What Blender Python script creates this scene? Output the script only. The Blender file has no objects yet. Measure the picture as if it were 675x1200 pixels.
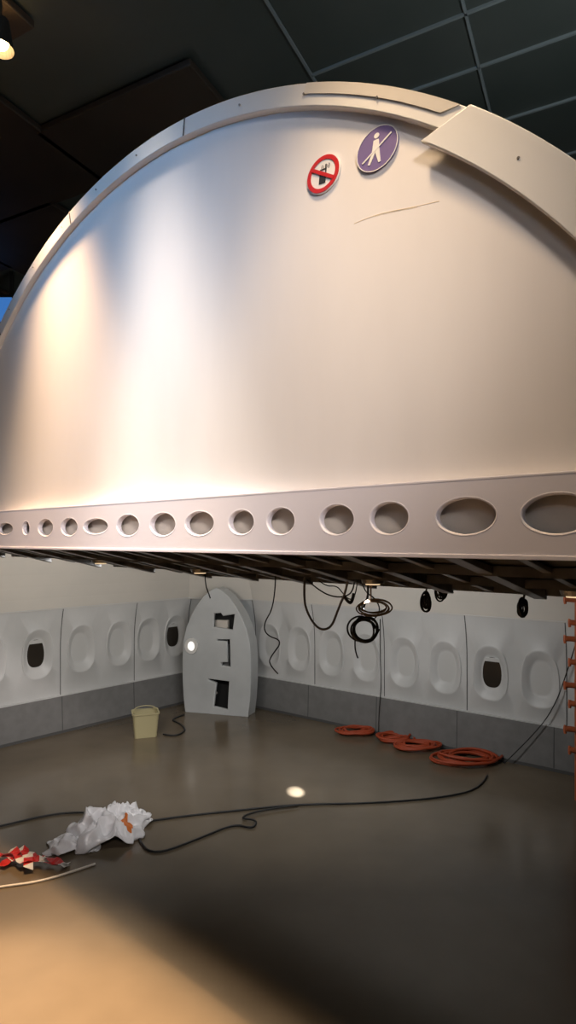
import bpy, bmesh, math, random
from mathutils import Matrix, Vector, noise
random.seed(4)
EYE=2.2
C=bpy.context.scene.collection
bpy.context.scene.view_settings.view_transform='Standard'

# ---------------------------------------------------------------- materials
def mat(name,col,rough=.6,metal=0.,col2=None,scale=6.,bump=0.,bscale=40.,emit=None,estr=0.,spec=.5,coat=0.,stretch=(1,1,1)):
    m=bpy.data.materials.new(name); m.use_nodes=True
    nt=m.node_tree; b=nt.nodes['Principled BSDF']
    b.inputs['Base Color'].default_value=(*col,1)
    b.inputs['Roughness'].default_value=rough
    b.inputs['Metallic'].default_value=metal
    b.inputs['Specular IOR Level'].default_value=spec
    b.inputs['Coat Weight'].default_value=coat; b.inputs['Coat Roughness'].default_value=.25
    tc=nt.nodes.new('ShaderNodeTexCoord'); mp=nt.nodes.new('ShaderNodeMapping')
    mp.inputs['Scale'].default_value=stretch
    nt.links.new(tc.outputs['Object'],mp.inputs['Vector'])
    if col2 is not None:
        n=nt.nodes.new('ShaderNodeTexNoise'); n.inputs['Scale'].default_value=scale; n.inputs['Detail'].default_value=6
        nt.links.new(mp.outputs['Vector'],n.inputs['Vector'])
        r=nt.nodes.new('ShaderNodeValToRGB'); r.color_ramp.elements[0].position=.35; r.color_ramp.elements[1].position=.68
        r.color_ramp.elements[0].color=(*col,1); r.color_ramp.elements[1].color=(*col2,1)
        nt.links.new(n.outputs['Fac'],r.inputs['Fac']); nt.links.new(r.outputs['Color'],b.inputs['Base Color'])
    if bump>0:
        n2=nt.nodes.new('ShaderNodeTexNoise'); n2.inputs['Scale'].default_value=bscale; n2.inputs['Detail'].default_value=4
        nt.links.new(mp.outputs['Vector'],n2.inputs['Vector'])
        bp=nt.nodes.new('ShaderNodeBump'); bp.inputs['Strength'].default_value=bump; bp.inputs['Distance'].default_value=.02
        nt.links.new(n2.outputs['Fac'],bp.inputs['Height']); nt.links.new(bp.outputs['Normal'],b.inputs['Normal'])
    if emit is not None:
        b.inputs['Emission Color'].default_value=(*emit,1); b.inputs['Emission Strength'].default_value=estr
    return m
M_bulk=mat('bulkhead_white_paint',(.76,.74,.73),.46,col2=(.67,.65,.64),scale=1.6,bump=.03,bscale=14,stretch=(1,1,.3),spec=.45)
M_rim=mat('rim_white',(.68,.68,.66),.4,bump=.03,bscale=25)
M_rimmet=mat('rim_aluminium_tape',(.72,.69,.63),.3,.25)
M_beam=mat('beam_paint',(.74,.72,.78),.45,bump=.02,bscale=30)
M_beamback=mat('beam_back_beige',(.66,.60,.53),.6,col2=(.58,.53,.48),scale=5)
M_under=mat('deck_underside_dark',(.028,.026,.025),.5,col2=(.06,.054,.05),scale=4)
M_joist=mat('joist_metal',(.34,.34,.34),.32,.7,col2=(.15,.15,.15),scale=5)
M_wall=mat('cabin_lining_white',(.60,.60,.595),.42,col2=(.53,.535,.53),scale=2.,bump=.02)
M_liner=mat('upper_lining_cream',(.70,.66,.60),.55,col2=(.64,.61,.56),scale=1.5)
M_shade=mat('window_shade',(.56,.56,.55),.4)
M_dark=mat('dark_window_glass',(.03,.025,.02),.12)
M_dado=mat('dado_grey_carpet',(.20,.198,.195),.85,col2=(.17,.168,.165),scale=9,bump=.1,bscale=120)
M_seam=mat('seam_dark',(.08,.08,.08),.7)
M_floor=mat('floor_brown_vinyl',(.125,.098,.066),.19,col2=(.175,.137,.093),scale=1.1,bump=.006,bscale=40,spec=.6)
M_pil=mat('partition_grey_blue',(.52,.535,.54),.5,col2=(.47,.485,.49),scale=4)
M_black=mat('black_void',(.01,.01,.01),.8)
M_ceil=mat('ceiling_dark_tile',(.060,.074,.066),.4,col2=(.090,.10,.090),scale=.9)
M_ceilb=mat('ceiling_black_board',(.040,.027,.018),.6,col2=(.058,.040,.026),scale=1.2)
M_tbar=mat('ceiling_tbar',(.24,.27,.27),.5)
M_hall=mat('hall_wall_black',(.02,.018,.017),.8)
M_red=mat('sign_red',(.50,.02,.02),.35)
M_white=mat('sign_white',(.74,.73,.71),.35)
M_purple=mat('sign_purple',(.17,.13,.29),.4)
M_ink=mat('sign_black',(.03,.03,.03),.4)
M_cable=mat('cable_black',(.012,.012,.012),.5)
M_cgrey=mat('cable_grey',(.12,.12,.12),.5)
M_cbrown=mat('cable_brown',(.16,.11,.07),.5)
M_cwhite=mat('cord_white',(.75,.7,.62),.5)
M_orange=mat('hose_orange',(.36,.052,.014),.55)
M_orange2=mat('rack_orange',(.50,.13,.05),.5)
M_bag=mat('plastic_bag',(.88,.88,.90),.22,bump=.3,bscale=14,coat=.5)
M_bagor=mat('bag_orange',(.75,.20,.03),.4)
M_yellow=mat('bucket_yellow',(.44,.39,.22),.5)
M_lampr=mat('round_light_glow',(1,1,1),.4,emit=(1,.96,.88),estr=.9)
M_lampo=mat('halogen_glow',(1,.8,.5),.4,emit=(1,.62,.25),estr=40)
M_lamph=mat('lamp_housing',(.02,.02,.02),.5)
M_down=mat('downlight_glow',(1,.8,.5),.4,emit=(1,.72,.42),estr=.8)
M_blue=mat('blue_window_glow',(.1,.3,.8),.4,emit=(.06,.24,.7),estr=.6)
M_scr=mat('scratch_ochre',(.68,.57,.40),.6)

# ---------------------------------------------------------------- helpers
def empty(name,loc=(0,0,0)):
    e=bpy.data.objects.new(name,None); e.empty_display_size=.2; C.objects.link(e); return e
def finish(o,parent=None,smooth=False):
    C.objects.link(o)
    if parent: o.parent=parent
    if smooth and o.type=='MESH':
        for p in o.data.polygons: p.use_smooth=True
    return o
def mesh_obj(name,verts,faces,mats,parent=None,smooth=False,midx=None,fixn=True):
    me=bpy.data.meshes.new(name); me.from_pydata([tuple(v) for v in verts],[],faces)
    if not isinstance(mats,(list,tuple)): mats=[mats]
    for m in mats: me.materials.append(m)
    if midx:
        for p,i in zip(me.polygons,midx): p.material_index=i
    if fixn:
        bm=bmesh.new(); bm.from_mesh(me); bmesh.ops.remove_doubles(bm,verts=bm.verts,dist=1e-5)
        bmesh.ops.recalc_face_normals(bm,faces=bm.faces); bm.to_mesh(me); bm.free()
    o=bpy.data.objects.new(name,me); return finish(o,parent,smooth)
def bevel(o,w,seg=2):
    b=o.modifiers.new('bevel','BEVEL'); b.width=w; b.segments=seg; b.limit_method='ANGLE'; b.angle_limit=math.radians(40)
def hexa(name,p8,m,parent=None,bev=0):
    f=[(0,1,2,3),(4,5,6,7),(0,1,5,4),(1,2,6,5),(2,3,7,6),(3,0,4,7)]
    o=mesh_obj(name,p8,f,m,parent)
    if bev: bevel(o,bev)
    return o
def box(name,lo,hi,m,parent=None,bev=0,M=None):
    x0,y0,z0=lo;x1,y1,z1=hi
    p=[Vector(v) for v in [(x0,y0,z0),(x1,y0,z0),(x1,y1,z0),(x0,y1,z0),(x0,y0,z1),(x1,y0,z1),(x1,y1,z1),(x0,y1,z1)]]
    if M is not None: p=[M@v for v in p]
    return hexa(name,p,m,parent,bev)
def tube(name,pts,r,m,parent=None,cyclic=False,res=3,smooth=True):
    cu=bpy.data.curves.new(name,'CURVE'); cu.dimensions='3D'; cu.bevel_depth=r; cu.bevel_resolution=res; cu.use_fill_caps=True
    if smooth:
        s=cu.splines.new('NURBS'); s.points.add(len(pts)-1)
        for p,v in zip(s.points,pts): p.co=(*v,1)
        s.order_u=3; s.use_endpoint_u=not cyclic; s.use_cyclic_u=cyclic; s.resolution_u=5
    else:
        s=cu.splines.new('POLY'); s.points.add(len(pts)-1)
        for p,v in zip(s.points,pts): p.co=(*v,1)
        s.use_cyclic_u=cyclic
    cu.materials.append(m)
    o=bpy.data.objects.new(name,cu); return finish(o,parent)
def plate(name,loops,thick,m,M,parent=None,bev=0.,z0=0.):
    """flat plate with holes: loops = list of closed 2-D outlines, extruded between z0 and z0+thick"""
    cu=bpy.data.curves.new(name,'CURVE'); cu.dimensions='2D'; cu.fill_mode='BOTH'; cu.extrude=thick/2; cu.bevel_depth=bev; cu.bevel_resolution=1
    for lp in loops:
        s=cu.splines.new('POLY'); s.points.add(len(lp)-1); s.use_cyclic_u=True
        for p,v in zip(s.points,lp): p.co=(v[0],v[1],0,1)
    tmp=bpy.data.objects.new('tmp',cu); C.objects.link(tmp)
    bpy.context.view_layer.update()
    dg=bpy.context.evaluated_depsgraph_get()
    me=bpy.data.meshes.new_from_object(tmp.evaluated_get(dg))
    bpy.data.objects.remove(tmp)
    me.transform(M@Matrix.Translation((0,0,z0+thick/2)))
    me.materials.clear(); me.materials.append(m)
    for p in me.polygons: p.material_index=0
    o=bpy.data.objects.new(name,me); return finish(o,parent)
def ell(cx,cy,a,b,n=40,a0=0,rot=0):
    out=[]
    for i in range(n):
        t=a0+2*math.pi*i/n; x=a*math.cos(t); y=b*math.sin(t)
        out.append((cx+x*math.cos(rot)-y*math.sin(rot),cy+x*math.sin(rot)+y*math.cos(rot)))
    return out

# ================================================================ HALL
box('floor',(-5,-4,-.1),(5,9.6,0),M_floor)
CZ=5.4
box('ceiling',(-5,-4,CZ),(5,9.6,CZ+.1),M_ceil)
box('wall_back',(-5,9.5,0),(5,9.6,CZ),M_hall)
box('wall_front',(-5,-4.1,0),(5,-4,CZ),M_hall)
box('wall_left',(-5.1,-4,0),(-5,9.6,CZ),M_hall)
box('wall_right',(5,-4,0),(5.1,9.6,CZ),M_hall)
g=empty('ceiling_grid')
a=Vector((.46,.888,0)); b=Vector((.888,-.46,0)); P1=Vector((.16,4.05,CZ-.008))
def bar(p,q,w,n):
    d=(q-p).normalized(); s=Vector((-d.y,d.x,0))*w/2; up=Vector((0,0,.008)); dn=-up
    hexa(n,[p+s+dn,q+s+dn,q-s+dn,p-s+dn,p+s+up,q+s+up,q-s+up,p-s+up],M_tbar,g)
for i,o in enumerate((0,1.02,2.04)):
    c=P1+b*o; bar(c-a*2.6,c+a*2.6,.016,'runner_%d'%i)
for i,o in enumerate((-1.3,-.65,0,.45,1.05,1.7,2.35)):
    c=P1+a*o; bar(c-b*(.0),c+b*3.2,.016,'cross_%d'%i)
g2=empty('ceiling_acoustic_boards')
for i in range(5):
    for j in range(3):
        x0=-4.8+j*1.55; y0=1.0+i*1.55
        c=Vector((x0+.75,y0+.75,CZ-.05))
        if (c-P1).dot(b)>-.9: continue
        R=Matrix.Translation(c)@Matrix.Rotation(math.radians(-27),4,'Z')
        box('board_%d_%d'%(i,j),(-.72,-.72,-.02),(.72,.72,.03),M_ceilb,g2,.01,R)
e=empty('blue_window_standin')  # stands in for a blue window; the hung screen is made up
box('frame',(-3.85,6.93,4.75),(-3.16,7.0,5.12),M_lamph,e,.01)
box('panel',(-3.8,6.915,4.8),(-3.20,6.93,5.08),M_blue,e)
box('hanger_1',(-3.7,6.95,5.12),(-3.66,6.98,CZ),M_lamph,e); box('hanger_2',(-3.24,6.95,5.12),(-3.2,6.98,CZ),M_lamph,e)

# ================================================================ RAISED FUSELAGE HALF
K=.74
O=Vector((.821,1.702,EYE))
U=Vector((-.756,.655,0)).normalized(); N=Vector((-.655,-.756,0)).normalized()
LM=Matrix(((-U.x*K,0,N.x*K,O.x),(-U.y*K,0,N.y*K,O.y),(0,K,0,O.z),(0,0,0,1)))
lid=empty('fuselage_bulkhead_section')
cx,cy,R0=-2.8,-.97,3.70
def arc(r,a0,a1,n): return [(cx+r*math.cos(math.radians(a0+(a1-a0)*i/n)),cy+r*math.sin(math.radians(a0+(a1-a0)*i/n))) for i in range(n+1)]
disc=arc(3.64,19.5,160.5,90)
plate('bulkhead_panel',[disc],.05,M_bulk,LM,lid,z0=-.05)
plate('rim',[arc(R0,19.4,160.6,110)+arc(3.60,160.6,19.4,110)],.04,M_rim,LM,lid,z0=0,bev=.005)
plate('rim_cap_right',[arc(R0+.006,19.2,49.6,40)+arc(3.53,51.8,19.2,40)],.022,M_rim,LM,lid,z0=.04,bev=.006)
plate('rim_foil_patch',[arc(R0+.002,50.6,66,14)+arc(3.65,66,51.8,14)],.005,M_rimmet,LM,lid,z0=.047)
for i,t in enumerate((82,104,126,146)):
    plate('rim_joint_%d'%i,[arc(R0+.004,t,t+.12,1)+arc(3.597,t+.12,t,1)],.004,M_seam,LM,lid,z0=.046)
bl=[]
for t in range(58,158,8): bl.append(ell(cx+3.65*math.cos(math.radians(t)),cy+3.65*math.sin(math.radians(t)),.006,.006,10))
for t in (28,36,44): bl.append(ell(cx+3.62*math.cos(math.radians(t)),cy+3.62*math.sin(math.radians(t)),.006,.006,10))
plate('rivets_small',bl[:13],.006,M_joist,LM,lid,z0=.049)
plate('rivets_cap',bl[13:],.004,M_joist,LM,lid,z0=.067)
vs=[];fs=[];n=60
for i,(x,y) in enumerate(arc(R0,19.4,160.6,n)):
    vs+= [LM@Vector((x,y,0)),LM@Vector((x,y,-1.2))]
for i in range(n): fs.append((2*i,2*i+1,2*i+3,2*i+2))
sk=mesh_obj('outer_skin',vs,fs,M_rim,lid,True); so=sk.modifiers.new('s','SOLIDIFY'); so.thickness=.02
def ztop(t): return .273+.008*t
def zbot(t): return -.043+.007*t
T0,T1=-.75,6.35
loops=[[(-T1,zbot(T1)),(-T0,zbot(T0)),(-T0,ztop(T0)),(-T1,ztop(T1))]]
holes=[(6.0,.15,.11),(5.6,.15,.14),(5.15,.12,.14),(4.72,.30,.105),(4.325,.13,.115),(3.989,.25,.14),(3.617,.25,.14),(3.246,.33,.114),(2.84,.265,.148),(2.454,.265,.15),(2.096,.265,.147),(1.738,.205,.14),(1.441,.20,.145),(1.074,.208,.15),(.776,.206,.15),(.408,.267,.157),(.045,.265,.157),(-.32,.265,.157)]
hl=[ell(-t,.122+.007*t,w/2,h/2,44) for t,w,h in holes]
plate('beam_fascia',loops+hl,.03,M_beam,LM,lid,z0=.06,bev=.004)
for i,(t,w,h) in enumerate(holes):
    pts=[LM@Vector((x,y,.092)) for x,y in ell(-t,.122+.007*t,w/2+.003,h/2+.003,36)]
    tube('hole_lip_%d'%i,pts,.0022,M_beam,lid,True,2,smooth=False)
def lbox(name,x0,x1,y0a,y0b,y1a,y1b,z0,z1,m,bev=0):
    p=[(x0,y0a,z0),(x1,y0b,z0),(x1,y1b,z0),(x0,y1a,z0),(x0,y0a,z1),(x1,y0b,z1),(x1,y1b,z1),(x0,y1a,z1)]
    return hexa(name,[LM@Vector(v) for v in p],m,lid,bev)
lbox('beam_back_web',-T1,-T0,zbot(T1),zbot(T0),ztop(T1),ztop(T0),-.02,.022,M_beamback)
lbox('beam_top_flange',-T1,-T0,ztop(T1)-.004,ztop(T0)-.004,ztop(T1)+.008,ztop(T0)+.008,-.0,.095,M_beam,.002)
lbox('beam_bottom_flange',-T1,-T0,zbot(T1)-.012,zbot(T0)-.012,zbot(T1)+.006,zbot(T0)+.006,-.05,.1,M_beam,.002)
def rear(t): return 1.30 if t<3.6 else 1.30-(t-3.6)*.36
def zu(f,t): return -.03+.007*t-.185*f
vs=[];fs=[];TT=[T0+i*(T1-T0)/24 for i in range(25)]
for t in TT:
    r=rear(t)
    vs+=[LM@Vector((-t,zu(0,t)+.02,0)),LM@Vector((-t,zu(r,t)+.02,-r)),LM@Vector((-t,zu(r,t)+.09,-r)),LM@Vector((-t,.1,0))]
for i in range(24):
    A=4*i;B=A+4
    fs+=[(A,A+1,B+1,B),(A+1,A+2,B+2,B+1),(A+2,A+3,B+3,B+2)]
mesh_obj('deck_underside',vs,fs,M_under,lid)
i=0;t=T0+.1
while t<T1-.1:
    r=rear(t)-.02; w=.022 if i%2 else .04; h=.045 if i%2 else .07
    p=[(-t-w,zu(0.02,t)+.01,-.02),(-t+w,zu(.02,t)+.01,-.02),(-t+w,zu(r,t)+.01,-r),(-t-w,zu(r,t)+.01,-r)]
    q=[(x,y-h*(.35 if k<2 else 1),z) for k,(x,y,z) in enumerate(p)]
    hexa('joist_%d'%i,[LM@Vector(v) for v in q+p],M_joist,lid,.003)
    i+=1; t+=.30
for k,f in enumerate((.45,.9,1.25)):
    t0=T0+.05; t1=min(T1,3.6+(1.28-f)/.36)-.1
    p=[(-t1,zu(f,t1)+.01,-f),(-t0,zu(f,t0)+.01,-f),(-t0,zu(f,t0)+.01,-f-.05),(-t1,zu(f,t1)+.01,-f-.05)]
    q=[(x,y-.05,z) for x,y,z in p]
    hexa('cross_rail_%d'%k,[LM@Vector(v) for v in q+p],M_joist,lid)
for k,(t,f) in enumerate(((.3,1.1),(1.6,1.05),(3.3,.95),(4.3,.6))):
    c=Vector((-t,zu(f,t)-.05,-f))
    bm=bmesh.new()
    bmesh.ops.create_cone(bm,cap_ends=True,segments=24,radius1=.085,radius2=.075,depth=.03)
    me=bpy.data.meshes.new('d'); bm.to_mesh(me); bm.free()
    me.transform(LM@Matrix.Translation(c+Vector((0,.02,0)))@Matrix.Rotation(math.radians(90),4,'X')); me.materials.append(M_joist)
    finish(bpy.data.objects.new('downlight_ring_%d'%k,me),lid)
    bm=bmesh.new(); bmesh.ops.create_cone(bm,cap_ends=True,segments=24,radius1=.05,radius2=.05,depth=.01)
    me=bpy.data.meshes.new('d'); bm.to_mesh(me); bm.free()
    me.transform(LM@Matrix.Translation(c)@Matrix.Rotation(math.radians(90),4,'X')); me.materials.append(M_down)
    finish(bpy.data.objects.new('downlight_lens_%d'%k,me),lid)
sp=[(-1.032,1.607),(-.93,1.607),(-.813,1.59),(-.70,1.565),(-.571,1.545)]
tube('scratch_mark',[LM@Vector((x,y,-.0008)) for x,y in sp],.0016,M_scr,lid)
tube('scratch_mark_2',[LM@Vector((x+.02,y-.008,-.0005)) for x,y in sp[1:4]],.001,M_scr,lid)

# signs ---------------------------------------------------------------
def sign_M(t,z,rot,s): return LM@Matrix.Translation((-t,z,.002))@Matrix.Diagonal((s*1.04,s*.93,1,1))@Matrix.Rotation(rot,4,'Z')
s1=empty('no_phone_sign'); SM=sign_M(1.219,1.925,math.radians(6),.93); r=.112
plate('base',[ell(0,0,r,r,48)],.008,M_white,SM,s1)
plate('red_ring',[ell(0,0,r*.95,r*.95,48),ell(0,0,r*.74,r*.74,48)],.003,M_red,SM,s1,z0=.0085)
ph=Matrix.Rotation(math.radians(-12),4,'Z')
plate('phone_icon',[[(-.022,-.055),(.022,-.055),(.022,.03),(-.022,.03)],[(-.015,.0),(.015,.0),(.015,.022),(-.015,.022)]],.002,M_ink,SM@ph,s1,z0=.0085)
plate('antenna',[[(.012,.03),(.02,.03),(.02,.052),(.012,.052)]],.002,M_ink,SM@ph,s1,z0=.0085)
for k,rr in enumerate((.022,.036)):
    for sg in (-1,1):
        o_=[(.016+sg*rr*math.cos(x),.048+rr*math.sin(x)) for x in [(-.6+1.2*q/8) for q in range(9)]]
        i_=[(.016+sg*(rr-.006)*math.cos(x),.048+(rr-.006)*math.sin(x)) for x in [(.6-1.2*q/8) for q in range(9)]]
        plate('wave_%d%d'%(k,sg+1),[o_+i_],.002,M_ink,SM@ph@Matrix.Scale(.8,4),s1,z0=.0085)
sl=.78*r; w=.010
c45=math.cos(math.radians(-42)); s45=math.sin(math.radians(-42))
q=[(-sl,-w),(sl,-w),(sl,w),(-sl,w)]
plate('red_slash',[[(x*c45-y*s45,x*s45+y*c45) for x,y in q]],.003,M_red,SM,s1,z0=.0108)
s2=empty('fasten_seatbelt_sign'); SM=sign_M(.893,1.915,math.radians(-4),.92); r=.122
plate('base',[ell(0,0,r,r,48)],.008,M_purple,SM,s2)
plate('white_edge',[ell(0,0,r,r,48),ell(0,0,r*.965,r*.965,48)],.002,M_white,SM,s2,z0=.0082)
plate('head_icon',[ell(-.005,.072,.015,.015,20)],.002,M_white,SM,s2,z0=.0085)
plate('body_icon',[[(-.022,.05),(.008,.05),(.014,.01),(.020,-.03),(.03,-.08),(.016,-.082),(.0,-.04),(-.008,-.02),(-.018,-.045),(-.035,-.08),(-.048,-.075),(-.032,-.03),(-.026,.0)]],.002,M_white,SM,s2,z0=.0085)
plate('belt_icon',[[(-.085,-.052),(-.080,-.059),(.085,.052),(.080,.059)]],.002,M_white,SM,s2,z0=.0092)

# ================================================================ CABIN LOWER WALLS
A=Vector((-1.42,8.46,0)); dL=Vector((-.673,-.739,0)).normalized(); nL=Vector((.739,-.673,0)).normalized()
W0=Vector((-.44,8.19,0)); dR=Vector((.796,-.605,0)).normalized(); nR=Vector((-.605,-.796,0)).normalized()
nC=Vector((-.266,-.964,0)).normalized()
def prof(z): return .28*max(0,z-.95)**2
ZD=.43; ZP=1.47
def wall_run(name,P0,d,nn,cells,zc,opens,length):
    root=empty(name)
    def W(s,o,z): return P0+d*s+nn*(o+prof(z))+Vector((0,0,z))
    vs=[];fs=[];mi=[]
    for ci,(s0,s1,sc) in enumerate(cells):
        per=[]
        NS=8
        for k in range(NS): per.append((s0+(s1-s0)*k/NS,ZD))
        for k in range(NS): per.append((s1,ZD+(ZP-ZD)*k/NS))
        for k in range(NS): per.append((s1+(s0-s1)*k/NS,ZP))
        for k in range(NS): per.append((s0,ZP+(ZD-ZP)*k/NS))
        n=len(per); base=len(vs)
        rings=[None,(.190,.31,0),(.182,.295,.012),(.165,.27,.010),(.122,.20,-.045),(.108,.172,-.055),(.10,.16,-.055)]
        for ri,rg in enumerate(rings):
            for (s,z) in per:
                if rg is None: vs.append(W(s,0,z)); continue
                dx=(s-sc)/((s1-sc) if s>sc else (sc-s0)); dz=(z-zc)/((ZP-zc) if z>zc else (zc-ZD))
                l=(abs(dx)**2.7+abs(dz)**2.7)**(1/2.7)
                aa,bb,oo=rg
                f=1-.14*max(0,dz/l)
                vs.append(W(sc+dx/l*aa*f,oo,zc+dz/l*bb))
        for ri in range(len(rings)-1):
            for k in range(n):
                k2=(k+1)%n
                fs.append((base+ri*n+k,base+ri*n+k2,base+(ri+1)*n+k2,base+(ri+1)*n+k)); mi.append(0)
        vs.append(W(sc,-.055,zc)); c=len(vs)-1; lr=base+(len(rings)-1)*n
        for k in range(n):
            fs.append((lr+k,lr+(k+1)%n,c)); mi.append(2 if ci in opens else 1)
    me=mesh_obj('window_panels',vs,fs,[M_wall,M_shade,M_dark],root,False,mi,fixn=False)
    for p in me.data.polygons: p.use_smooth=True
    es=me.modifiers.new('e','EDGE_SPLIT'); es.split_angle=math.radians(50)
    for ci in opens:
        s0,s1,sc=cells[ci]
        hexa('raised_shade_%d'%ci,[W(sc-.085,-.054,zc+.115),W(sc+.085,-.054,zc+.115),W(sc+.07,-.054,zc+.155),W(sc-.07,-.054,zc+.155),
              W(sc-.085,-.046,zc+.115),W(sc+.085,-.046,zc+.115),W(sc+.07,-.046,zc+.155),W(sc-.07,-.046,zc+.155)],M_shade,root)
    for ci,(s0,s1,sc) in enumerate(cells):
        if ci%2==0:
            zz=[ZD+(ZP-ZD)*k/8 for k in range(9)]
            v=[];f=[]
            for z in zz: v+=[W(s0-.005,.003,z),W(s0+.005,.003,z)]
            for k in range(8): f.append((2*k,2*k+1,2*k+3,2*k+2))
            mesh_obj('panel_joint_%d'%ci,v,f,M_seam,root)
    hexa('dado',[W(0,.0,0),W(length,.0,0),W(length,.045,0),W(0,.045,0),W(0,-.02,ZD),W(length,-.02,ZD),W(length,.03,ZD),W(0,.03,ZD)],M_dado,root,.006)
    hexa('dado_ledge',[W(0,-.02,ZD),W(length,-.02,ZD),W(length,.034,ZD),W(0,.034,ZD),W(0,-.02,ZD+.012),W(length,-.02,ZD+.012),W(length,.034,ZD+.012),W(0,.034,ZD+.012)],M_wall,root)
    hexa('skirt_gap',[W(0,.044,0),W(length,.044,0),W(length,.052,0),W(0,.052,0),W(0,.044,.03),W(length,.044,.03),W(length,.052,.03),W(0,.052,.03)],M_seam,root)
    k=0;s=.9
    while s<length:
        hexa('dado_joint_%d'%k,[W(s,.03,.03),W(s+.008,.03,.03),W(s+.008,.0465,.03),W(s,.0465,.03),W(s,.02,ZD),W(s+.008,.02,ZD),W(s+.008,.0325,ZD),W(s,.0325,ZD)],M_seam,root); k+=1; s+=.98
    return W
rc=[]
cent=[.24+.495*i for i in range(12)]
for i,c in enumerate(cent): rc.append((c-.2475 if i else 0.0,c+.2475,c))
WR=wall_run('wall_right_cabin_lining',W0,dR,nR,rc,.87,[6],6.0)
cl=[.22,.66,1.10,1.62,2.16,2.70,3.24,3.78]
lc=[]
for i,c in enumerate(cl):
    lo=0 if i==0 else (cl[i-1]+c)/2; hi=(c+cl[i+1])/2 if i<len(cl)-1 else c+.27
    lc.append((lo,hi,c))
WL=wall_run('wall_left_cabin_lining',A,dL,nL,lc,.96,[0,4],4.05)
mA=(nL+nC)/(1+nL.dot(nC)); mW=(nC+nR)/(1+nC.dot(nR))
up=empty('wall_upper_lining')
base=[(A+dL*4.05,nL),(A,mA),(W0,mW),(W0+dR*6.0,nR)]
zz=[ZP+i*.14 for i in range(8)]
vs=[];fs=[]
for z in zz:
    for p,m_ in base: vs.append(p+m_*prof(z)+Vector((0,0,z)))
for i in range(len(zz)-1):
    for k in range(3): fs.append((4*i+k,4*i+k+1,4*i+4+k+1,4*i+4+k))
o=mesh_obj('lining_skin',vs,fs,M_liner,up); so=o.modifiers.new('s','SOLIDIFY'); so.thickness=.03; so.offset=0
for i in range(3):
    p,m_=base[i]; q_,m2=base[i+1]
    P=p+m_*(prof(ZP)+.0)+Vector((0,0,ZP)); Q=q_+m2*(prof(ZP)+.0)+Vector((0,0,ZP))
    pi=m_*.018; qi=m2*.018; u_=Vector((0,0,.018))
    hexa('trim_rail_%d'%i,[P,Q,Q+qi,P+pi,P+u_,Q+u_,Q+qi+u_,P+pi+u_],M_wall,up)
vs=[A,W0,W0+Vector((0,0,ZP)),A+Vector((0,0,ZP))]
mesh_obj('corner_panel',vs,[(0,1,2,3)],M_pil,up)

pil=empty('pointed_partition')
pc=Vector((-.885,8.02,0)); px=Vector((.964,-.266,0)).normalized(); pn=Vector((-.266,-.964,0)).normalized()
PM=Matrix(((px.x,0,pn.x,pc.x),(px.y,0,pn.y,pc.y),(0,1,0,0),(0,0,0,1)))
half=[(.45,0),(.475,.2),(.49,.45),(.49,.75),(.475,.95),(.43,1.12),(.36,1.28),(.27,1.42),(.17,1.54),(.07,1.615)]
half=[(x*.96,z) for x,z in half]
outl=[(x,z) for x,z in half]+[(0,1.64)]+[(-x,z) for x,z in reversed(half)]
h1=[(-.05,1.13),(.24,1.10),(.27,1.33),(.10,1.30),(.07,1.34),(-.04,1.33)]
h2=[(.06,.63),(.21,.62),(.20,1.0),(.0,.99),(.0,.95),(.14,.95),(.15,.70),(.06,.69)]
h3=[(-.05,.09),(.17,.06),(.19,.45),(-.12,.47),(-.12,.43),(-.01,.40)]
plate('front_face',[outl,h1,h2,h3],.03,M_pil,PM,pil,z0=.17,bev=.012)
vs=[];fs=[]
for x,z in outl: vs+=[PM@Vector((x,z,.18)),PM@Vector((x*1.06,z*1.01,-.02))]
for i in range(len(outl)-1): fs.append((2*i,2*i+1,2*i+3,2*i+2))
mesh_obj('side_skin',vs,fs,M_pil,pil)
plate('back_board',[[(x*.97,z*.98) for x,z in outl]],.02,M_black,PM,pil,z0=.0)
box('upper_recess_back',(-.06,1.10,.04),(.12,1.22,.10),M_beamback,pil,.004,PM)
box('bracket_1',(-.15,.24,.08),(-.03,.26,.16),M_beamback,pil,.004,PM)
box('mid_recess_back',(.0,.60,.05),(.14,.9,.10),M_dado,pil,.004,PM)
tube('edge_bead',[PM@Vector((x,z,.2)) for x,z in outl],.012,M_pil,pil,smooth=False)
rl=empty('round_wall_light')
rm=PM@Matrix.Translation((-.345,.88,.205))
plate('ring',[ell(0,0,.09,.10,32),ell(0,0,.055,.065,32)],.03,M_white,rm,rl,bev=.004)
plate('lens',[ell(0,0,.055,.065,32)],.015,M_lampr,rm,rl)

# ================================================================ CABLES
hc=empty('hanging_cable_coil')
def coil(name,c,rx,rz,turns,r,m,parent,ax='XZ',jit=.1,seed=1):
    pts=[];n=14*turns
    for i in range(n+1):
        t=2*math.pi*i/14; j=1+jit*(noise.noise(Vector((t*.35,seed*3.1,0))))*1.6
        x=rx*j*math.cos(t); y=rz*j*math.sin(t); w=noise.noise(Vector((t*.3,seed,5)))*r*5
        if ax=='XZ': pts.append((c[0]+x,c[1]+w,c[2]+y))
        else: pts.append((c[0]+x,c[1]+y,c[2]+abs(w)*1.0+r+ (i/n)*r*2))
    return tube(name,pts,r,m,parent)
coil('coil',(.409,3.2,1.757),.068,.064,7,.005,M_cable,hc,seed=2,jit=.35)
tube('strap',[(.395,3.2,1.83),(.405,3.2,1.88),(.43,3.2,1.93),(.42,3.15,1.99),(.42,3.1,2.02)],.006,M_cable,hc)
tube('tail',[(.36,3.2,1.70),(.355,3.2,1.64),(.375,3.2,1.60)],.004,M_cable,hc)
tube('tail_2',[(.45,3.2,1.80),(.50,3.2,1.84),(.47,3.18,1.92),(.40,3.15,1.96),(.38,3.1,2.03)],.0035,M_cable,hc)
hb=empty('brown_cable_coil')
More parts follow.
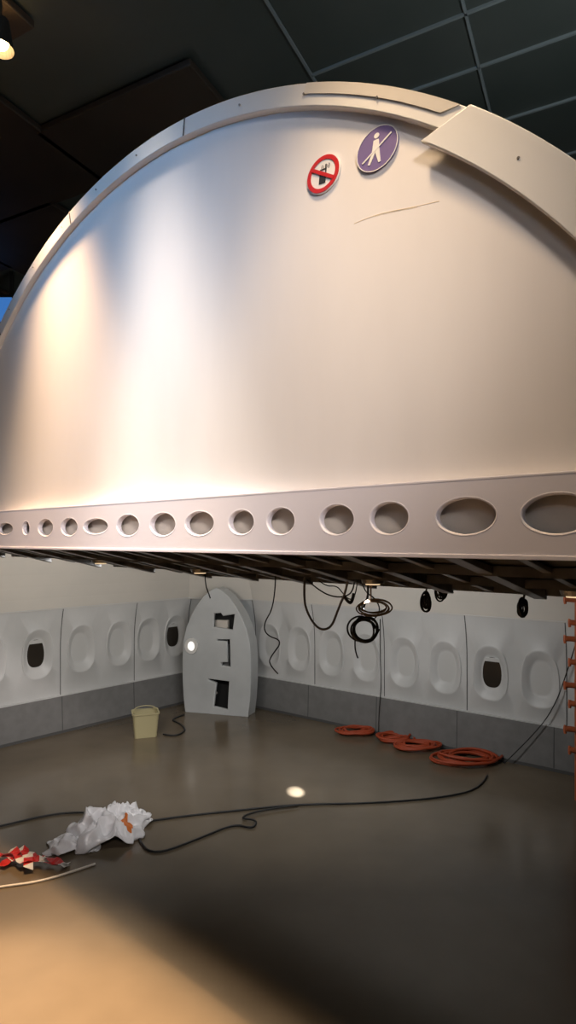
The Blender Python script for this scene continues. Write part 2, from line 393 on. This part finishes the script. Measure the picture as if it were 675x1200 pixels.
coil('coil',(.45,3.16,1.875),.085,.04,5,.004,M_cbrown,hb,seed=5,jit=.3)
tube('strap',[(.44,3.16,1.91),(.43,3.12,1.97),(.43,3.08,2.03)],.004,M_cbrown,hb)
lo=empty('looped_cable')
tube('loop',[(.089,3.2,2.03),(.085,3.2,1.95),(.094,3.2,1.857),(.158,3.2,1.752),(.231,3.2,1.756),(.272,3.2,1.871),(.309,3.15,1.97),(.31,3.1,2.03)],.0065,M_cgrey,lo)
tube('lead',[(.10,3.18,2.02),(.17,3.18,1.96),(.24,3.18,1.93),(.30,3.17,1.93),(.345,3.15,1.96),(.345,3.1,2.02)],.004,M_cable,lo)
tube('lead_2',[(.16,3.18,2.02),(.20,3.18,1.985),(.26,3.18,1.99),(.29,3.17,1.95),(.33,3.15,1.91),(.36,3.15,1.95),(.36,3.1,2.02)],.003,M_cable,lo)
tube('plug',[(.30,3.17,1.93),(.32,3.17,1.90),(.34,3.17,1.90),(.35,3.17,1.95)],.009,M_cable,lo)
for nm,c,y in (('cable_bundle',(.735,1.905),3.2),('cable_bundle.001',(1.10,1.905),2.8),('cable_bundle.002',(.8,1.975),3.1)):
    q=empty(nm); sd=int(c[0]*10)
    coil('coil',(c[0],y,c[1]),.020,.036,6,.0045,M_cable,q,jit=1.0,seed=sd)
    coil('coil_2',(c[0]+.008,y+.01,c[1]-.006),.014,.030,4,.004,M_cable,q,jit=1.0,seed=sd+9)
    tube('lead',[(c[0],y,c[1]+.03),(c[0]+.01,y,c[1]+.07),(c[0],y-.05,c[1]+.13)],.005,M_cable,q)
q=empty('dangling_cord')
tube('cord',[(-.075,3.6,2.02),(-.08,3.6,1.84),(-.15,3.6,1.73),(-.13,3.6,1.66),(-.03,3.6,1.63),(-.10,3.6,1.54),(-.12,3.6,1.49),(-.06,3.6,1.43)],.004,M_cable,q)
q=empty('dangling_cord.001')
tube('cord',[(-.557,4.0,2.06),(-.557,4.,1.95),(-.53,4.,1.88),(-.52,4.,1.85)],.004,M_cable,q)
q=empty('wall_wire')
tube('wire',[WR(1.95,.02,1.35),WR(1.93,.03,.9),WR(1.96,.05,.6),WR(1.93,.07,.2),WR(1.96,.12,.012)],.005,M_cable,q)
q=empty('wall_wire.001')
tube('wire',[WR(4.15,.04,1.6),WR(4.0,.05,1.1),WR(3.85,.08,.6),WR(3.6,.12,.25),WR(3.4,.15,.012)],.005,M_cable,q)
q=empty('floor_cable')
tube('main_run',[(-2.6,4.45,.01),(-2.25,4.67,.01),(-1.94,4.89,.01),(-1.6,4.93,.01),(-1.26,4.70,.01),(-.88,4.84,.01),(-.34,4.97,.01),(.09,5.07,.01),(.67,5.08,.01),(1.36,5.20,.01),(1.75,5.4,.01),(1.9,5.7,.01)],.008,M_cable,q)
tube('second_run',[(-1.25,4.75,.01),(-1.12,4.46,.01),(-.96,4.22,.01),(-.68,4.46,.01),(-.42,4.72,.01),(-.27,4.62,.01),(-.24,4.76,.02),(-.40,4.78,.02),(-.25,4.93,.02),(.09,5.03,.02)],.008,M_cable,q)
q=empty('white_cord')
tube('cord',[(-2.3,3.7,.008),(-1.87,3.84,.008),(-1.62,3.90,.008),(-1.43,4.04,.008),(-1.33,4.12,.008)],.008,M_cwhite,q)
q=empty('bucket_side_wire')
tube('wire',[(-1.45,6.95,.012),(-1.3,6.85,.012),(-1.2,7.1,.012),(-1.35,7.4,.012),(-1.5,7.55,.012),(-1.35,7.75,.012)],.010,M_cable,q)
for k,(x,y,rx,ry,tn) in enumerate(((.80,7.0,.17,.12,5),(1.18,6.74,.17,.12,5),(1.38,6.50,.21,.14,6),(1.84,6.12,.28,.18,8))):
    q=empty('orange_hose_coil' if k==0 else 'orange_hose_coil.%03d'%k)
    coil('coil',(x,y,.01),rx,ry,tn,.013,M_orange,q,ax='XY',jit=.5,seed=k+3)
q=empty('floor_cable.001')
tube('lead',[(1.0,6.92,.012),(1.2,6.85,.012),(1.6,6.5,.012),(2.1,6.15,.012),(2.2,6.05,.012)],.008,M_cable,q)
rk=empty('orange_hose_rack')
bx,by=2.50,5.17
tube('post_1',[(bx,by,.0),(bx,by,1.85)],.018,M_orange2,rk,smooth=False)
tube('post_2',[(bx+.22,by-.12,.0),(bx+.22,by-.12,1.85)],.018,M_orange2,rk,smooth=False)
for k,z in enumerate((.42,.60,.82,.98,1.18,1.38,1.52,1.72)):
    w=.10 if k%2 else .06
    tube('rung_%d'%k,[(bx-w,by-.0,z+.02),(bx-.03,by-.01,z+.02),(bx+.06,by-.05,z),(bx+.24,by-.14,z)],.024,M_orange2,rk)
    tube('clip_%d'%k,[(bx-w,by,z-.02),(bx-w-.01,by,z+.02),(bx-w,by,z+.05)],.012,M_orange2,rk)

# ================================================================ FLOOR OBJECTS
bk=empty('yellow_bucket')
BM=Matrix.Translation((-1.66,6.95,0))@Matrix.Rotation(math.radians(18),4,'Z')
def rr(hx,hy,r,z,n=5):
    out=[]
    for cx_,cy_,a0 in ((hx-r,hy-r,0),(-hx+r,hy-r,90),(-hx+r,-hy+r,180),(hx-r,-hy+r,270)):
        for i in range(n):
            t=math.radians(a0+90*i/(n-1)); out.append(BM@Vector((cx_+r*math.cos(t),cy_+r*math.sin(t),z)))
    return out
rings=[rr(.125,.10,.03,.0),rr(.145,.12,.035,.26),rr(.155,.13,.035,.265),rr(.155,.13,.035,.28),rr(.14,.115,.035,.28),rr(.118,.092,.03,.02)]
vs=[v for r_ in rings for v in r_]; n=20; fs=[tuple(range(n))]
for i in range(len(rings)-1):
    for k in range(n): fs.append((i*n+k,i*n+(k+1)%n,(i+1)*n+(k+1)%n,(i+1)*n+k))
fs.append(tuple((len(rings)-1)*n+k for k in range(n)))
mesh_obj('tub',vs,fs,M_yellow,bk)
tube('handle',[BM@Vector(v) for v in ((-.15,0,.27),(-.13,.05,.31),(0,.08,.33),(.13,.05,.31),(.15,0,.27))],.006,M_yellow,bk)
bg=empty('plastic_bag')
def sheet(name,c,sx,sy,h,seed,m,rot=0,parent=bg,NN=56,orange=None):
    vs=[];fs=[];mi=[]
    for j in range(NN+1):
        for i in range(NN+1):
            u=2*i/NN-1; v=2*j/NN-1
            rr_=math.sqrt(u*u+v*v)
            k=1/max(1,(abs(u)**2.6+abs(v)**2.6)**(1/2.6))
            ed=1+.34*noise.noise(Vector((u*1.6,v*1.6,seed)))
            x=u*k*ed; y=v*k*ed
            p=Vector((x*1.2,y*1.2,seed))
            f1=noise.noise(p*1.1)*1.6
            f2=1-abs(noise.noise(p*2.0+Vector((4,1,0))))*2.6
            f3=1-abs(noise.noise(p*4.2+Vector((1,7,0))))*2.4
            dome=max(0,1-rr_**4*.55)**1.2
            z=h*dome*(.55+.35*f1+.30*f2+.13*f3)
            z=max(z,.004+.012*max(0,f3)*(1 if rr_<1.2 else 0))
            X=x*sx+.16*sx*noise.noise(p*2.2); Y=y*sy+.16*sy*noise.noise(p*2.2+Vector((9,0,0)))
            cr,sr=math.cos(rot),math.sin(rot)
            vs.append((c[0]+X*cr-Y*sr,c[1]+X*sr+Y*cr,z))
    for j in range(NN):
        for i in range(NN):
            a_=j*(NN+1)+i; fs.append((a_,a_+1,a_+NN+2,a_+NN+1))
            u=2*i/NN-1; v=2*j/NN-1
            mi.append(1 if orange and ((u-orange[0])/orange[2])**2+((v-orange[1])/orange[3])**2<1+.5*noise.noise(Vector((u*6,v*6,1))) else 0)
    o=mesh_obj(name,vs,fs,[m,M_bagor],parent,True,mi,fixn=False)
    so=o.modifiers.new('s','SOLIDIFY'); so.thickness=.003
    return o
sheet('bag_body',(-1.36,4.56),.26,.22,.20,2.3,M_bag,.35,orange=(.45,-.45,.16,.32))
sheet('bag_fold',(-1.56,4.38),.20,.14,.08,7.7,M_bag,.2)
sheet('bag_tail',(-1.24,4.72),.15,.14,.15,5.1,M_bag,.0)
bt=empty('red_white_barrier_tape')
def ribbon(name,pts,w,parent):
    vs=[];fs=[];mi=[]
    P=[Vector(p) for p in pts]; out=[]
    for i in range(len(P)-1):
        for k in range(6): out.append(P[i].lerp(P[i+1],k/6))
    out.append(P[-1])
    for i,p in enumerate(out):
        d=(out[min(i+1,len(out)-1)]-out[max(i-1,0)]).normalized(); s=Vector((-d.y,d.x,0)).normalized()*w/2
        tw=.015*math.sin(i*1.3); vs+=[p+s+Vector((0,0,.02+tw)),p-s+Vector((0,0,.02-tw*.6+.01))]
    for i in range(len(out)-1): fs.append((2*i,2*i+1,2*i+3,2*i+2)); mi.append(1 if (i//2)%3==2 else 0)
    mesh_obj(name,vs,fs,[M_red,M_white],parent,False,mi)
ribbon('strip_1',[(-2.0,4.22,.0),(-1.88,4.12,.02),(-1.78,4.16,.03),(-1.66,4.08,.02),(-1.5,4.10,0)],.065,bt)
ribbon('strip_2',[(-2.05,4.16,.0),(-1.93,4.2,.04),(-1.80,4.06,.03),(-1.66,4.12,.03),(-1.5,4.06,0)],.065,bt)
ribbon('strip_3',[(-1.95,4.06,.0),(-1.87,4.22,.04),(-1.78,4.10,.04),(-1.74,4.0,.02)],.06,bt)

# ================================================================ LIGHTS
def look(o,tgt): o.rotation_euler=(Vector(tgt)-o.location).to_track_quat('-Z','Y').to_euler()
def spot(name,loc,tgt,e,col,ang,blend,rad=.04):
    l=bpy.data.lights.new(name,'SPOT'); l.energy=e; l.color=col; l.spot_size=math.radians(ang); l.spot_blend=blend; l.shadow_soft_size=rad
    o=bpy.data.objects.new(name,l); o.location=loc; C.objects.link(o); look(o,tgt); return o
def area(name,loc,tgt,e,col,sx,sy):
    l=bpy.data.lights.new(name,'AREA'); l.shape='RECTANGLE'; l.size=sx; l.size_y=sy; l.energy=e; l.color=col
    o=bpy.data.objects.new(name,l); o.location=loc; C.objects.link(o); look(o,tgt); return o
def can(parent,p,glow):
    bm=bmesh.new(); bmesh.ops.create_cone(bm,cap_ends=False,segments=24,radius1=.075,radius2=.05,depth=.16)
    me=bpy.data.meshes.new('h'); bm.to_mesh(me); bm.free(); me.transform(Matrix.Translation(p+Vector((0,0,.06)))); me.materials.append(M_lamph)
    finish(bpy.data.objects.new('housing',me),parent)
    bm=bmesh.new(); bmesh.ops.create_uvsphere(bm,u_segments=16,v_segments=8,radius=.05)
    me=bpy.data.meshes.new('g'); bm.to_mesh(me); bm.free(); me.transform(Matrix.Translation(p+Vector((0,0,.03)))); me.materials.append(glow)
    finish(bpy.data.objects.new('bulb',me),parent,True)
    tube('stem',[p+Vector((0,0,.1)),Vector((p.x,p.y,CZ))],.012,M_lamph,parent,smooth=False)
def LP(t,f,h): return O+U*t+N*f+Vector((0,0,h))   # metres along / in front of / above the beam
LA=Vector((-1.64,3.40,5.05)); LC=LP(2.0,.45,2.85); LB=LP(.60,.62,2.85); LD=LP(1.3,.36,2.85)
for nm,p in (('ceiling_spotlight',LA),('ceiling_spotlight.001',LC),('ceiling_spotlight.002',LB),('added_floor_can',LD)):  # the last can is made up, it houses the added floor spot
    can(empty(nm),p,M_lampo)
dn=Vector((0,0,-.04))
spot('light_spot_left',LA+dn,LP(2.60,.42,-2.2),1150,(1,.62,.32),52,1.,.12)
spot('light_spot_mid',LC+dn,LP(1.75,.50,-2.2),1250,(1,.86,.72),44,1.,.2)
spot('light_spot_right',LB+dn,LP(.75,.16,-2.2),300,(1,.70,.42),64,1.,.15)
# added lamp to brighten the visitor side of the floor; beam cuts it off
spot('added_floor_spot',LD+dn,LP(1.75,1.75,-2.2),2600,(1,.64,.36),46,.45,.02)
spot('fill_hall_front',(1.0,-1.8,4.4),(-.85,3.05,2.60),960,(1,.89,.84),36,1.0,.3)  # added fill from behind the camera, brightens the bulkhead centre
spot('fill_hall_front_left',(-2.0,-1.0,4.4),(-1.25,3.1,2.35),330,(1,.90,.87),28,1.0,.3)  # second added fill, lower left of the bulkhead
spot('fill_hall_blue',(-4.0,1.0,4.95),LP(2.35,0,1.85),280,(.20,.53,1),44,1.0,.3)  # added blue fill to tint the bulkhead's upper left
area('fill_hall_soft',(-1.,-2.6,4.9),(0,2.6,2.9),20,(.88,.92,1),1.5,1.0)  # weak added fill over the whole front
area('fill_ceiling_wash',(1.8,2.2,3.9),(1.6,3.6,5.4),16,(.85,.95,1),.6,.6)  # uplight added to lift the dark ceiling
area('fill_under_deck',(.2,4.3,1.95),(.1,7.5,1.1),34,(1,.985,.96),1.6,.2)  # added fill for the cabin walls, without a fixture
area('fill_under_deck_left',(-1.8,5.0,2.0),(-2.2,7.2,1.2),16,(1,.94,.86),.8,.2)  # same added fill for the left cabin wall
PS=LM@Vector((-1.6,zu(1.05,1.6)-.09,-1.05))
spot('added_glare_spot',PS,(.065,5.35,0),9000,(.97,.98,1),3.6,1.,.01)  # added lamp imitating the small bright glare on the floor
spot('added_glare_halo',PS,(.065,5.35,0),150,(1,.98,.96),12,1.,.01)  # added too, gives the glare its soft surround

w=bpy.data.worlds.new('world'); bpy.context.scene.world=w; w.use_nodes=True
w.node_tree.nodes['Background'].inputs[0].default_value=(.02,.025,.03,1); w.node_tree.nodes['Background'].inputs[1].default_value=.5

cam=bpy.data.cameras.new('camera'); co=bpy.data.objects.new('camera',cam); C.objects.link(co)
co.location=(0,0,EYE); co.rotation_euler=(math.radians(90),0,0)
cam.sensor_fit='VERTICAL'; cam.sensor_height=36; cam.lens=21; cam.shift_y=40/1200; cam.clip_start=.05
bpy.context.scene.camera=co
